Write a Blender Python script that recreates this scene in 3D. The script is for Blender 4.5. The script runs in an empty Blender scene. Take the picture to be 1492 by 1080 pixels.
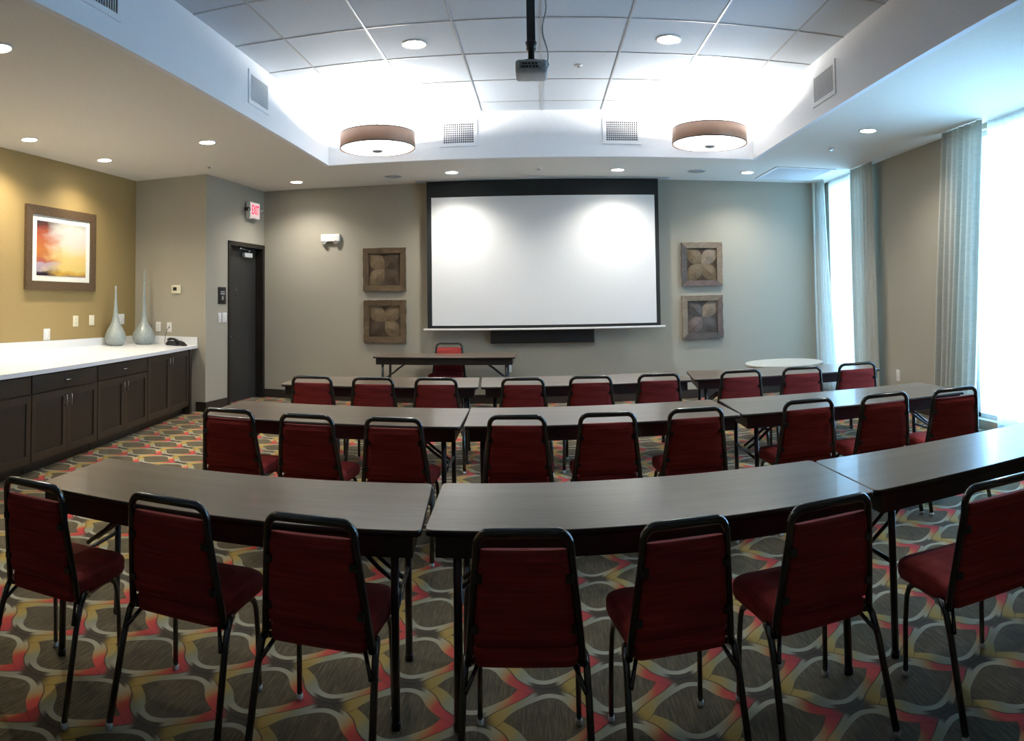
import bpy, bmesh, math, random
from mathutils import Matrix, Vector
random.seed(7)
PI = math.pi
scene = bpy.context.scene
COL = scene.collection

# ------------------------------------------------------------------ node helpers
def newmat(name):
    m = bpy.data.materials.new(name); m.use_nodes = True
    nt = m.node_tree; nt.nodes.clear()
    out = nt.nodes.new('ShaderNodeOutputMaterial')
    return m, nt, out
def rgba(c): return (c[0], c[1], c[2], 1.0)
def lk(nt, a, b): nt.links.new(a, b)
def coords(nt, scale=(1, 1, 1), kind='Object', loc=(0, 0, 0)):
    t = nt.nodes.new('ShaderNodeTexCoord'); mp = nt.nodes.new('ShaderNodeMapping')
    mp.inputs['Scale'].default_value = scale; mp.inputs['Location'].default_value = loc
    lk(nt, t.outputs[kind], mp.inputs['Vector']); return mp.outputs['Vector']
def noise(nt, vec, scale=5, detail=3, rough=.5):
    n = nt.nodes.new('ShaderNodeTexNoise'); n.inputs['Scale'].default_value = scale
    n.inputs['Detail'].default_value = detail; n.inputs['Roughness'].default_value = rough
    lk(nt, vec, n.inputs['Vector']); return n.outputs['Fac']
def ramp(nt, fac, stops, interp='LINEAR'):
    r = nt.nodes.new('ShaderNodeValToRGB'); r.color_ramp.interpolation = interp
    e = r.color_ramp.elements
    while len(e) < len(stops): e.new(1.0)
    for i, (p, c) in enumerate(stops): e[i].position = p; e[i].color = rgba(c)
    lk(nt, fac, r.inputs['Fac']); return r.outputs['Color']
def mixc(nt, fac, a, b, mode='MIX'):
    m = nt.nodes.new('ShaderNodeMix'); m.data_type = 'RGBA'; m.blend_type = mode
    def put(sock, v):
        if hasattr(v, 'is_output'): lk(nt, v, sock)
        elif isinstance(v, (int, float)): sock.default_value = v
        else: sock.default_value = rgba(v)
    put(m.inputs[0], fac); put(m.inputs[6], a); put(m.inputs[7], b)
    return m.outputs[2]
def bsdf(nt, out, color=None, rough=.5, metal=0.0, spec=.5, coat=0, bump=None, bstr=.2, bdist=.01, sheen=0, emis=None, estr=0):
    b = nt.nodes.new('ShaderNodeBsdfPrincipled')
    if color is not None:
        if hasattr(color, 'is_output'): lk(nt, color, b.inputs['Base Color'])
        else: b.inputs['Base Color'].default_value = rgba(color)
    if hasattr(rough, 'is_output'): lk(nt, rough, b.inputs['Roughness'])
    else: b.inputs['Roughness'].default_value = rough
    b.inputs['Metallic'].default_value = metal
    b.inputs['Specular IOR Level'].default_value = spec
    b.inputs['Coat Weight'].default_value = coat
    b.inputs['Sheen Weight'].default_value = sheen
    if emis: b.inputs['Emission Color'].default_value = rgba(emis); b.inputs['Emission Strength'].default_value = estr
    if bump is not None:
        bp = nt.nodes.new('ShaderNodeBump'); bp.inputs['Strength'].default_value = bstr; bp.inputs['Distance'].default_value = bdist
        lk(nt, bump, bp.inputs['Height']); lk(nt, bp.outputs['Normal'], b.inputs['Normal'])
    lk(nt, b.outputs['BSDF'], out.inputs['Surface']); return b
def mat_noise(name, c1, c2, scale=(1, 1, 1), ns=8, rough=.5, metal=0, spec=.5, coat=0, bstr=0, bdist=.005, detail=3, sheen=0):
    m, nt, out = newmat(name); v = coords(nt, scale); n = noise(nt, v, ns, detail)
    c = ramp(nt, n, [(.3, c1), (.7, c2)])
    bsdf(nt, out, c, rough, metal, spec, coat, n if bstr else None, bstr, bdist, sheen); return m
def mat_emit(name, c, s):
    m, nt, out = newmat(name); e = nt.nodes.new('ShaderNodeEmission')
    e.inputs['Color'].default_value = rgba(c); e.inputs['Strength'].default_value = s
    lk(nt, e.outputs[0], out.inputs['Surface']); return m

# ------------------------------------------------------------------ materials
M = {}
M['taupe'] = mat_noise('taupe_wallcovering', (.345, .318, .250), (.375, .346, .275), (1, 1, 14), 30, .75, bstr=.06, bdist=.002)
M['taupe_cool'] = M['taupe']
M['gold'] = mat_noise('gold_wallcovering', (.275, .192, .072), (.31, .22, .088), (1, 1, 10), 30, .7, bstr=.06, bdist=.002)
M['soffit'] = mat_noise('soffit_paint', (.78, .76, .69), (.81, .79, .72), (1, 1, 1), 40, .85)
M['tray'] = mat_noise('tray_paint', (.84, .86, .88), (.87, .89, .91), (1, 1, 1), 40, .85)
M['tile'] = mat_noise('ceiling_tile', (.53, .60, .67), (.58, .65, .72), (1, 1, 1), 90, .9, bstr=.15, bdist=.002)
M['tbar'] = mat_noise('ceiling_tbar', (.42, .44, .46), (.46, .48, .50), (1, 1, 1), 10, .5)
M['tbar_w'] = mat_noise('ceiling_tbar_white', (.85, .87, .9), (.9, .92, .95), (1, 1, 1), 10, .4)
M['basebd'] = mat_noise('dark_baseboard', (.02, .014, .011), (.03, .021, .016), (1, 1, 1), 6, .4)
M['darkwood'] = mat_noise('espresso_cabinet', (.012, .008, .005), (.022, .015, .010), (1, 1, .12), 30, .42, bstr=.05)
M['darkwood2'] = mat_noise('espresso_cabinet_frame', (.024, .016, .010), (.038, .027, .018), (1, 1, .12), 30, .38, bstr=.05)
M['black'] = mat_noise('black_metal', (.006, .0075, .0075), (.011, .013, .013), (1, 1, 1), 60, .28, .0, .6)
M['blackgloss'] = mat_noise('black_hammered_tube', (.006, .008, .008), (.013, .016, .015), (1, 1, 1), 120, .2, 0, .9, bstr=.1, bdist=.001)
M['blackplastic'] = mat_noise('black_plastic', (.008, .008, .009), (.014, .014, .015), (1, 1, 1), 40, .35)
M['laminate_edge'] = mat_noise('dark_apron', (.006, .005, .0045), (.011, .009, .008), (1, 1, 1), 10, .45)
M['quartz'] = mat_noise('white_quartz', (.74, .76, .77), (.84, .85, .86), (1, 1, 1), 120, .3, coat=.2)
M['white'] = mat_noise('white_plastic', (.72, .71, .68), (.76, .75, .72), (1, 1, 1), 10, .4)
M['cream'] = mat_noise('cream_plastic', (.74, .68, .50), (.77, .72, .55), (1, 1, 1), 10, .4)
M['chrome'] = mat_noise('brushed_nickel', (.6, .6, .6), (.72, .72, .72), (1, 1, 1), 50, .22, 1.0)
M['silver'] = mat_noise('silver_grey_plastic', (.46, .48, .48), (.55, .57, .57), (1, 1, 1), 30, .35)
M['screen'] = mat_noise('projection_fabric', (.74, .75, .74), (.77, .78, .77), (1, 1, 1), 60, .8)
M['screenblack'] = mat_noise('screen_masking', (.006, .009, .009), (.009, .012, .012), (1, 1, 1), 60, .8)
M['grille_dark'] = mat_noise('grille_dark', (.008, .009, .010), (.014, .015, .017), (1, 1, 1), 30, .6)
M['grille_grey'] = mat_noise('grille_grey', (.30, .32, .33), (.36, .38, .39), (1, 1, 1), 30, .6)
M['ceil_grey'] = mat_noise('speaker_mesh', (.30, .31, .32), (.36, .37, .38), (1, 1, 1), 200, .7)
M['drum'] = mat_noise('drum_veneer', (.30, .165, .105), (.36, .205, .135), (1, 1, .6), 4, .45, bstr=.03)
M['door'] = mat_noise('charcoal_door', (.022, .021, .020), (.034, .033, .031), (1, 1, .1), 25, .45)
M['dooredge'] = mat_noise('door_casing', (.009, .007, .006), (.015, .012, .010), (1, 1, .1), 25, .4)
M['glide'] = mat_noise('clear_glide', (.5, .52, .5), (.65, .67, .65), (1, 1, 1), 50, .15, .3)
M['whitetable'] = mat_noise('white_table_top', (.40, .41, .37), (.46, .47, .43), (1, 1, 1), 20, .4)
M['exitred'] = mat_emit('exit_letters_pink', (1.0, .035, .13), .85)
M['exitface'] = mat_emit('exit_face', (.86, .66, .64), .60)
M['lamp'] = mat_emit('downlight_lens', (1.0, .93, .82), 30)
M['lampcool'] = mat_emit('downlight_lens_cool', (.95, .98, 1.0), 30)
M['mirrorlens'] = mat_noise('lamp_lens', (.5, .5, .48), (.6, .6, .58), (1, 1, 1), 50, .1, .6)

def mat_table():
    m, nt, out = newmat('walnut_laminate')
    v = coords(nt, (1.2, 22, 6)); n = noise(nt, v, 3.2, 6, .6)
    v2 = coords(nt, (.5, 5, 1)); n2 = noise(nt, v2, 1.5, 3)
    c = ramp(nt, n, [(.25, (.090, .066, .043)), (.5, (.150, .115, .078)), (.75, (.22, .175, .125))])
    c = mixc(nt, .5, c, ramp(nt, n2, [(.3, (.08, .058, .040)), (.7, (.17, .13, .095))]))
    bsdf(nt, out, c, .30, 0, .65, .2, n, .04, .002); return m
M['table'] = mat_table()

def mat_fabric(name, a, b, hi):
    m, nt, out = newmat(name)
    v = coords(nt, (1.2, 1.2, 30)); n = noise(nt, v, 2.6, 5, .6)
    v2 = coords(nt, (1.3, 9, 9)); n2 = noise(nt, v2, 1.7, 3, .6)
    c = ramp(nt, n, [(.28, a), (.5, b), (.74, hi)])
    c = mixc(nt, .35, c, ramp(nt, n2, [(.3, a), (.7, hi)]))
    fine = noise(nt, coords(nt, (1, 1, 1)), 260, 2)
    bsdf(nt, out, c, .8, 0, .2, 0, fine, .12, .002); return m
M['red'] = mat_fabric('burgundy_fabric', (.14, .014, .011), (.23, .022, .020), (.42, .058, .052))
M['red_seat'] = M['red']

def mat_vase():
    m, nt, out = newmat('frosted_mosaic_glass')
    vo = nt.nodes.new('ShaderNodeTexVoronoi'); vo.inputs['Scale'].default_value = 90
    lk(nt, coords(nt), vo.inputs['Vector'])
    c = ramp(nt, vo.outputs['Distance'], [(.1, (.40, .44, .42)), (.6, (.24, .28, .27))])
    bsdf(nt, out, c, .3, 0, .6, .3, vo.outputs['Distance'], .25, .004); return m
M['vase'] = mat_vase()

def mat_rustic(name, a, b, seed=0.0, axis=(3, 3, 30)):
    m, nt, out = newmat(name)
    n = noise(nt, coords(nt, axis, loc=(seed, seed, seed)), 1.6, 6, .65)
    n2 = noise(nt, coords(nt, (1, 1, 1), loc=(seed, 0, 0)), 7, 3)
    c = mixc(nt, .45, ramp(nt, n, [(.3, a), (.7, b)]), ramp(nt, n2, [(.3, a), (.7, b)]))
    bsdf(nt, out, c, .6, 0, .3, 0, n, .4, .006); return m
M['rusticH'] = mat_rustic('reclaimed_wood_h', (.050, .032, .016), (.16, .11, .062), 1, (3, 3, 26))
M['rusticV'] = mat_rustic('reclaimed_wood_v', (.040, .026, .014), (.13, .088, .05), 4, (26, 3, 3))
M['rustic1'] = mat_rustic('reclaimed_facet_light', (.085, .056, .028), (.20, .145, .085), 2, (14, 3, 14))
M['rustic2'] = mat_rustic('reclaimed_facet_dark', (.030, .020, .012), (.085, .056, .034), 7, (14, 3, 14))
M['rusticR1'] = mat_rustic('reclaimed_wood_pale', (.13, .095, .062), (.30, .235, .17), 9, (20, 3, 20))
M['rusticR2'] = mat_rustic('reclaimed_wood_grey', (.050, .044, .038), (.12, .10, .088), 5, (14, 3, 14))
M['rusticR3'] = mat_rustic('reclaimed_wood_mauve', (.085, .060, .052), (.19, .14, .12), 6, (20, 3, 20))

def mat_artprint():
    m, nt, out = newmat('abstract_sunset_print')
    t = nt.nodes.new('ShaderNodeTexCoord'); s = nt.nodes.new('ShaderNodeSeparateXYZ'); lk(nt, t.outputs['Generated'], s.inputs[0])
    nz = noise(nt, coords(nt, (1, 1.6, 3.2), 'Generated'), 2.2, 4, .5)
    def mth(op, a, b):
        q = nt.nodes.new('ShaderNodeMath'); q.operation = op
        for i, k in enumerate((a, b)):
            if hasattr(k, 'is_output'): lk(nt, k, q.inputs[i])
            else: q.inputs[i].default_value = k
        return q.outputs[0]
    off = mth('MULTIPLY', mth('SUBTRACT', nz, .5), .55)
    z = mth('ADD', s.outputs[2], mth('MULTIPLY', off, .5))
    y = mth('ADD', s.outputs[1], off)
    right = ramp(nt, z, [(0, (.32, .20, .10)), (.06, (.55, .33, .05)), (.14, (.66, .50, .16)), (.35, (.74, .52, .20)), (.5, (.76, .58, .36)), (.62, (.66, .56, .50)), (.9, (.58, .55, .52)), (1, (.42, .42, .38))])
    left = ramp(nt, z, [(0, (.02, .012, .02)), (.08, (.05, .03, .05)), (.12, (.30, .27, .30)), (.2, (.40, .30, .38)), (.24, (.36, .10, .07)), (.45, (.45, .16, .04)), (.75, (.42, .10, .05)), (.92, (.10, .03, .03)), (1, (.05, .04, .04))])
    c = mixc(nt, ramp(nt, y, [(.14, (0, 0, 0)), (.50, (1, 1, 1))]), left, right)
    bsdf(nt, out, c, .25, 0, .5, .3); return m
M['print'] = mat_artprint()

def mat_curtain(name, c1, c2, transl, transp):
    m, nt, out = newmat(name)
    n = noise(nt, coords(nt, (4, 4, 60)), 3, 4)
    col = ramp(nt, n, [(.3, c1), (.7, c2)])
    d = nt.nodes.new('ShaderNodeBsdfDiffuse'); tl = nt.nodes.new('ShaderNodeBsdfTranslucent'); tp = nt.nodes.new('ShaderNodeBsdfTransparent')
    lk(nt, col, d.inputs[0]); lk(nt, col, tl.inputs[0])
    a = nt.nodes.new('ShaderNodeMixShader'); a.inputs[0].default_value = transl; lk(nt, d.outputs[0], a.inputs[1]); lk(nt, tl.outputs[0], a.inputs[2])
    b = nt.nodes.new('ShaderNodeMixShader'); b.inputs[0].default_value = transp; lk(nt, a.outputs[0], b.inputs[1]); lk(nt, tp.outputs[0], b.inputs[2])
    lk(nt, b.outputs[0], out.inputs['Surface']); return m
M['drape'] = mat_curtain('linen_drape', (.56, .56, .50), (.68, .68, .61), .30, .03)
M['drape_pale'] = mat_curtain('pale_drape', (.66, .68, .64), (.78, .80, .76), .5, .12)
M['sheer'] = mat_curtain('white_sheer', (.80, .86, .86), (.88, .93, .93), .6, .35)
def mat_glass():
    m, nt, out = newmat('window_glass')
    g = nt.nodes.new('ShaderNodeBsdfGlossy'); g.inputs['Roughness'].default_value = .02
    t = nt.nodes.new('ShaderNodeBsdfTransparent'); t.inputs[0].default_value = (.93, .98, .98, 1)
    x = nt.nodes.new('ShaderNodeMixShader'); x.inputs[0].default_value = .06
    lk(nt, t.outputs[0], x.inputs[1]); lk(nt, g.outputs[0], x.inputs[2]); lk(nt, x.outputs[0], out.inputs['Surface']); return m
M['glass'] = mat_glass()
def mat_diffuser():
    m, nt, out = newmat('lit_acrylic_diffuser')
    n = noise(nt, coords(nt), 3, 2)
    b = bsdf(nt, out, ramp(nt, n, [(.3, (.8, .8, .78)), (.7, (.86, .86, .84))]), .4, emis=(1.0, .96, .90), estr=2.2); return m
M['diffuser'] = mat_diffuser()

def mat_carpet():
    m, nt, out = newmat('ribbon_pattern_carpet')
    PX, PY, AMP, C, X0 = .557, .424, .106, 2.700, -.006
    def mth(op, a, b=None, c=None, clamp=False):
        q = nt.nodes.new('ShaderNodeMath'); q.operation = op; q.use_clamp = clamp
        for i, k in enumerate((a, b, c)):
            if k is None: continue
            if hasattr(k, 'is_output'): lk(nt, k, q.inputs[i])
            else: q.inputs[i].default_value = k
        return q.outputs[0]
    t = nt.nodes.new('ShaderNodeTexCoord'); s = nt.nodes.new('ShaderNodeSeparateXYZ'); lk(nt, t.outputs['Object'], s.inputs[0])
    x, y = s.outputs[0], s.outputs[1]
    xs = mth('ADD', x, mth('MULTIPLY', mth('SINE', mth('MULTIPLY', mth('SUBTRACT', y, C + AMP), 2 * PI / (PY / 2))), .013))
    ph = mth('MULTIPLY', mth('SUBTRACT', xs, X0), 2 * PI / PX)
    cx = mth('COSINE', ph); sx = mth('SINE', ph)
    def band(sign, shift):
        cc = mth('ADD', mth('MULTIPLY', cx, sign * AMP), C - shift)
        u = mth('ADD', mth('DIVIDE', mth('SUBTRACT', y, cc), PY), .5)
        return mth('SUBTRACT', mth('FRACT', u), .5)
    tP, tN = band(1, 0), band(-1, PY / 2)
    H = mth('ADD', mth('MULTIPLY', mth('MULTIPLY', sx, sx), .040), .152)
    inP = mth('LESS_THAN', mth('ABSOLUTE', tP), H); inN = mth('LESS_THAN', mth('ABSOLUTE', tN), H)
    hp = mth('ADD', mth('MULTIPLY', cx, .5), .5); hn = mth('SUBTRACT', 1.0, hp)
    riseP = mth('LESS_THAN', sx, 0.0); riseN = mth('SUBTRACT', 1.0, riseP)
    spk = noise(nt, coords(nt), 240, 2); spkc = mth('MULTIPLY', mth('SUBTRACT', spk, .5), .34)
    def colour(tt, s_, rise):
        # q = s if rising else 1-s
        q = mth('ADD', mth('MULTIPLY', rise, s_), mth('MULTIPLY', mth('SUBTRACT', 1.0, rise), mth('SUBTRACT', 1.0, s_)))
        q = mth('ADD', q, spkc, None, True)
        gold = ramp(nt, q, [(0, (.050, .038, .016)), (.10, (.14, .095, .025)), (.22, (.36, .235, .040)), (.50, (.36, .26, .075)), (.66, (.26, .255, .14)), (.85, (.28, .28, .21)), (1, (.38, .36, .26))])
        red = ramp(nt, q, [(0, (.38, .36, .26)), (.18, (.36, .31, .18)), (.34, (.42, .22, .07)), (.50, (.50, .060, .035)), (.80, (.42, .035, .04)), (.92, (.17, .06, .04)), (1, (.060, .045, .030))])
        low = mth('LESS_THAN', tt, 0.0)
        # gold when (low and rising) or (high and falling)
        isg = mth('ADD', mth('MULTIPLY', low, rise), mth('MULTIPLY', mth('SUBTRACT', 1.0, low), mth('SUBTRACT', 1.0, rise)))
        c = mixc(nt, isg, red, gold)
        fold = mth('MULTIPLY', mth('LESS_THAN', mth('ABSOLUTE', tt), .078), mth('MULTIPLY', mth('SUBTRACT', mth('ABSOLUTE', cx), .72), 6.0, None, True))
        c = mixc(nt, fold, c, (.060, .044, .024))
        # dark outline along the seam of both bands and the outer rims
        a = mth('ABSOLUTE', tt)
        e1 = mth('LESS_THAN', a, .010); e2 = mth('GREATER_THAN', a, mth('SUBTRACT', H, .008))
        return mixc(nt, mth('MULTIPLY', mth('MAXIMUM', e1, e2), .75), c, (.030, .022, .014))
    cP = colour(tP, hp, riseP); cN = colour(tN, hn, riseN)
    # which family lies on top where both cross
    hi = mth('GREATER_THAN', cx, 0.0)
    pl = mth('LESS_THAN', tP, 0.0); nl = mth('LESS_THAN', tN, 0.0)
    chooseP = mth('ADD', mth('MULTIPLY', hi, pl), mth('MULTIPLY', mth('SUBTRACT', 1.0, hi), mth('SUBTRACT', 1.0, nl)))
    both = mth('MULTIPLY', inP, inN)
    useP = mth('ADD', mth('MULTIPLY', both, chooseP), mth('MULTIPLY', mth('SUBTRACT', 1.0, both), inP))
    rib = mixc(nt, useP, cN, cP)
    # striated dark ground
    st = noise(nt, coords(nt, (70, 5, 1)), 1.6, 4, .7); st2 = noise(nt, coords(nt, (9, 9, 1)), 1, 2)
    ground = ramp(nt, st, [(.30, (.038, .028, .011)), (.5, (.105, .080, .034)), (.68, (.22, .175, .085))])
    ground = mixc(nt, .35, ground, ramp(nt, st2, [(.3, (.035, .028, .018)), (.7, (.085, .070, .046))]))
    c = mixc(nt, mth('MAXIMUM', inP, inN), ground, rib)
    fz = noise(nt, coords(nt), 420, 2)
    c = mixc(nt, .45, c, ramp(nt, fz, [(.3, (.45, .45, .45)), (.7, (1, 1, 1))]), 'MULTIPLY')
    bsdf(nt, out, c, .95, 0, .15, 0, fz, .5, .004, sheen=.1); return m
M['carpet'] = mat_carpet()

# ------------------------------------------------------------------ mesh builder
class MB:
    def __init__(s, mat=None): s.bm = bmesh.new(); s.mi = 0; s.T = mat or Matrix.Identity(4)
    def v(s, p): return s.bm.verts.new(s.T @ Vector(p))
    def f(s, vs, smooth=False):
        try: fc = s.bm.faces.new(vs)
        except ValueError: return None
        fc.material_index = s.mi; fc.smooth = smooth; return fc
    def box(s, a, b, bev=0):
        x0, y0, z0 = [min(a[i], b[i]) for i in range(3)]; x1, y1, z1 = [max(a[i], b[i]) for i in range(3)]
        if bev > 0:
            t = bmesh.new(); bmesh.ops.create_cube(t, size=1)
            for q in t.verts: q.co = Vector(((x0 + x1) / 2 + q.co.x * (x1 - x0), (y0 + y1) / 2 + q.co.y * (y1 - y0), (z0 + z1) / 2 + q.co.z * (z1 - z0)))
            bmesh.ops.bevel(t, geom=list(t.edges), offset=bev, segments=3, profile=.5, affect='EDGES')
            s.merge(t, smooth=True); return s
        P = [s.v(p) for p in ((x0, y0, z0), (x1, y0, z0), (x1, y1, z0), (x0, y1, z0), (x0, y0, z1), (x1, y0, z1), (x1, y1, z1), (x0, y1, z1))]
        for q in ((0, 3, 2, 1), (4, 5, 6, 7), (0, 1, 5, 4), (1, 2, 6, 5), (2, 3, 7, 6), (3, 0, 4, 7)): s.f([P[i] for i in q])
        return s
    def merge(s, t, smooth=False):
        mp = {q: s.v(q.co) for q in t.verts}
        for fc in t.faces:
            s.f([mp[q] for q in fc.verts], smooth)
        t.free()
    def tube(s, pts, r, n=10, r2=None, cap=True, up=Vector((0, 0, 1)), closed=False, taper=None):
        pts = [Vector(p) for p in pts]; rings = []; N = len(pts); prev = None
        for i, p in enumerate(pts):
            if closed: d = (pts[(i + 1) % N] - pts[i - 1])
            elif i == 0: d = pts[1] - p
            elif i == N - 1: d = p - pts[-2]
            else: d = (pts[i + 1] - p).normalized() + (p - pts[i - 1]).normalized()
            d.normalize()
            if prev is None:
                a = up.cross(d)
                if a.length < 1e-3: a = Vector((1, 0, 0)).cross(d)
            else: a = prev - d * prev.dot(d)
            a.normalize(); prev = a; b = d.cross(a)
            k = taper[i] if taper else 1
            rings.append([s.v(p + a * (r * k * math.cos(2 * PI * j / n)) + b * ((r2 or r) * k * math.sin(2 * PI * j / n))) for j in range(n)])
        for i in range(N - (0 if closed else 1)):
            A, B = rings[i], rings[(i + 1) % N]
            for j in range(n): s.f([A[j], A[(j + 1) % n], B[(j + 1) % n], B[j]], True)
        if cap and not closed: s.f(rings[0][::-1]); s.f(rings[-1])
        return s
    def lathe(s, prof, c=(0, 0, 0), n=32, cap=True):
        rings = []
        for (r, z) in prof: rings.append([s.v((c[0] + r * math.cos(2 * PI * j / n), c[1] + r * math.sin(2 * PI * j / n), c[2] + z)) for j in range(n)])
        for A, B in zip(rings, rings[1:]):
            for j in range(n): s.f([A[j], A[(j + 1) % n], B[(j + 1) % n], B[j]], True)
        if cap: s.f(rings[0][::-1]); s.f(rings[-1])
        return s
    def prism(s, pts, z0, z1, smooth=False):
        A = [s.v((p[0], p[1], z0)) for p in pts]; B = [s.v((p[0], p[1], z1)) for p in pts]; n = len(pts)
        s.f(A[::-1]); s.f(B)
        for i in range(n): s.f([A[i], A[(i + 1) % n], B[(i + 1) % n], B[i]], smooth)
        return s
    def loft(s, rings, smooth=True, cap=True):
        R = [[s.v(p) for p in r] for r in rings]; n = len(R[0])
        for A, B in zip(R, R[1:]):
            for j in range(n): s.f([A[j], A[(j + 1) % n], B[(j + 1) % n], B[j]], smooth)
        if cap: s.f(R[0][::-1]); s.f(R[-1])
        return s
    def build(s, name, mats, parent=None, loc=None):
        bmesh.ops.recalc_face_normals(s.bm, faces=list(s.bm.faces))
        me = bpy.data.meshes.new(name); s.bm.to_mesh(me); s.bm.free()
        if not isinstance(mats, (list, tuple)): mats = [mats]
        for m in mats: me.materials.append(M[m] if isinstance(m, str) else m)
        o = bpy.data.objects.new(name, me); COL.objects.link(o)
        if parent: o.parent = parent
        if loc is not None: o.location = loc
        return o
def split_build(mb, name, mats, parent):
    """one object for every loose piece of the mesh"""
    todo = set(mb.bm.faces); out = []
    while todo:
        st = [todo.pop()]; isl = list(st)
        while st:
            f_ = st.pop()
            for e in f_.edges:
                for g in e.link_faces:
                    if g in todo: todo.discard(g); st.append(g); isl.append(g)
        q = MB(); mp = {}
        for f_ in isl:
            for v_ in f_.verts:
                if v_ not in mp: mp[v_] = q.v(v_.co)
            q.mi = f_.material_index; q.f([mp[v_] for v_ in f_.verts], f_.smooth)
        out.append(q.build(name, mats, parent))
    mb.bm.free(); return out
def rrect(w, d, r, n=6, cx=0, cy=0):
    pts = []
    for (sx, sy, a0) in ((1, -1, -PI / 2), (1, 1, 0), (-1, 1, PI / 2), (-1, -1, PI)):
        for i in range(n + 1):
            a = a0 + (PI / 2) * i / n
            pts.append((cx + sx * (w / 2 - r) + r * math.cos(a), cy + sy * (d / 2 - r) + r * math.sin(a)))
    return pts
def arc(c, r, a0, a1, n, f):
    return [f(c[0] + r * math.cos(a0 + (a1 - a0) * i / n), c[1] + r * math.sin(a0 + (a1 - a0) * i / n)) for i in range(n + 1)]
def tag(o, label, cat, group=None):
    o['label'] = label; o['category'] = cat
    if group: o['group'] = group
    return o
def thing(name, label, cat, loc=(0, 0, 0), rz=0, group=None):
    o = bpy.data.objects.new(name, None); COL.objects.link(o); o.empty_display_size = .1
    o.location = loc; o.rotation_euler = (0, 0, rz); return tag(o, label, cat, group)
def struct(o): o['kind'] = 'structure'; return o
def kids(o): return [c for c in bpy.data.objects if c.parent == o]
def dup(o, loc=None, rz=None, label=None, group=None, scale=None, parent=None):
    c = o.copy(); COL.objects.link(c); c.parent = parent
    if loc is not None: c.location = loc
    if rz is not None: c.rotation_euler = (0, 0, rz)
    if scale is not None: c.scale = scale
    if label: c['label'] = label
    if group: c['group'] = group
    for ch in kids(o): dup(ch, parent=c)
    return c

# ------------------------------------------------------------------ room dimensions (metres, camera stands over the origin)
ZC, ZT = 3.361, 3.963
XG, YBU, YB, XW, YF, XL, XR, Y0 = -5.77, 8.56, 10.34, 4.53, 8.636, -2.773, 2.782, -2.4
TY0 = -1.6     # rear end of the ceiling tray

struct(MB().box((-6.2, Y0 - .2, -.1), (5.0, YB + .3, 0)).build('floor', 'carpet'))
# lower soffit ceiling with the raised tray opening
mb = MB()
mb.box((-6.0, Y0, ZC), (XL - .05, YB + .2, ZC + .1)); mb.box((XR + .05, Y0, ZC), (XW + .25, YB + .2, ZC + .1))
mb.box((XL - .05, YF + .05, ZC), (XR + .05, YB + .2, ZC + .1)); mb.box((XL - .05, Y0, ZC), (XR + .05, TY0 - .05, ZC + .1))
struct(mb.build('ceiling', 'soffit'))
mb = MB(); w = .05
mb.box((XL - w, TY0, ZC), (XL, YF, ZT)); mb.box((XR, TY0, ZC), (XR + w, YF, ZT))
mb.box((XL - w, YF, ZC), (XR + w, YF + w, ZT)); mb.box((XL - w, TY0 - w, ZC), (XR + w, TY0, ZT))
struct(mb.build('trim_tray_sides', 'tray'))
mb = MB(); mb.box((XL - w, TY0 - w, ZT), (XR + w, YF + w, ZT + .05))
mb.mi = 1
S, RS = .766, .82
for k in range(-3, 4):
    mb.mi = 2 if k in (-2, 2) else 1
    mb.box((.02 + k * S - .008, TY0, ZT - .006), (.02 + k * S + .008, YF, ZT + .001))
mb.mi = 1
y = 7.41
ys = [7.41 - RS * i for i in range(12)] + [8.23]
for yy in ys:
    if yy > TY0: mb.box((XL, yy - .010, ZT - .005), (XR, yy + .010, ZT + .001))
struct(mb.build('ceiling_tile_grid', ['tile', 'tbar', 'tbar_w']))

# walls
struct(MB().box((XG - .2, Y0, 0), (XG, YBU, ZC)).build('wall_left', 'gold'))
struct(MB().box((-6.2, Y0 - .2, 0), (5.0, Y0, ZC)).build('wall_rear', 'taupe'))
struct(MB().box((-6.0, YB, 0), (5.0, YB + .2, ZC)).build('wall_back', 'taupe'))
struct(MB().box((XG - .2, YBU, 0), (-4.5705, YBU + .15, ZC)).build('wall_left_return', 'taupe'))
# the slanting entry wall with the door: local x runs along the wall, local y goes into it
ed = Vector((.133, 1.78, 0)).normalized()
TD = Matrix(((ed.x, -ed.y, 0, -4.569), (ed.y, ed.x, 0, 8.56), (0, 0, 1, 0), (0, 0, 0, 1)))
LW = 1.785; DS0, DS1, DH = .655, 1.725, 2.42
mb = MB(TD); mb.box((0, 0, 0), (DS0, .30, ZC)); mb.box((DS1, 0, 0), (LW, .30, ZC)); mb.box((DS0, 0, DH), (DS1, .30, ZC))
struct(mb.build('wall_entry', 'taupe'))
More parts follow.
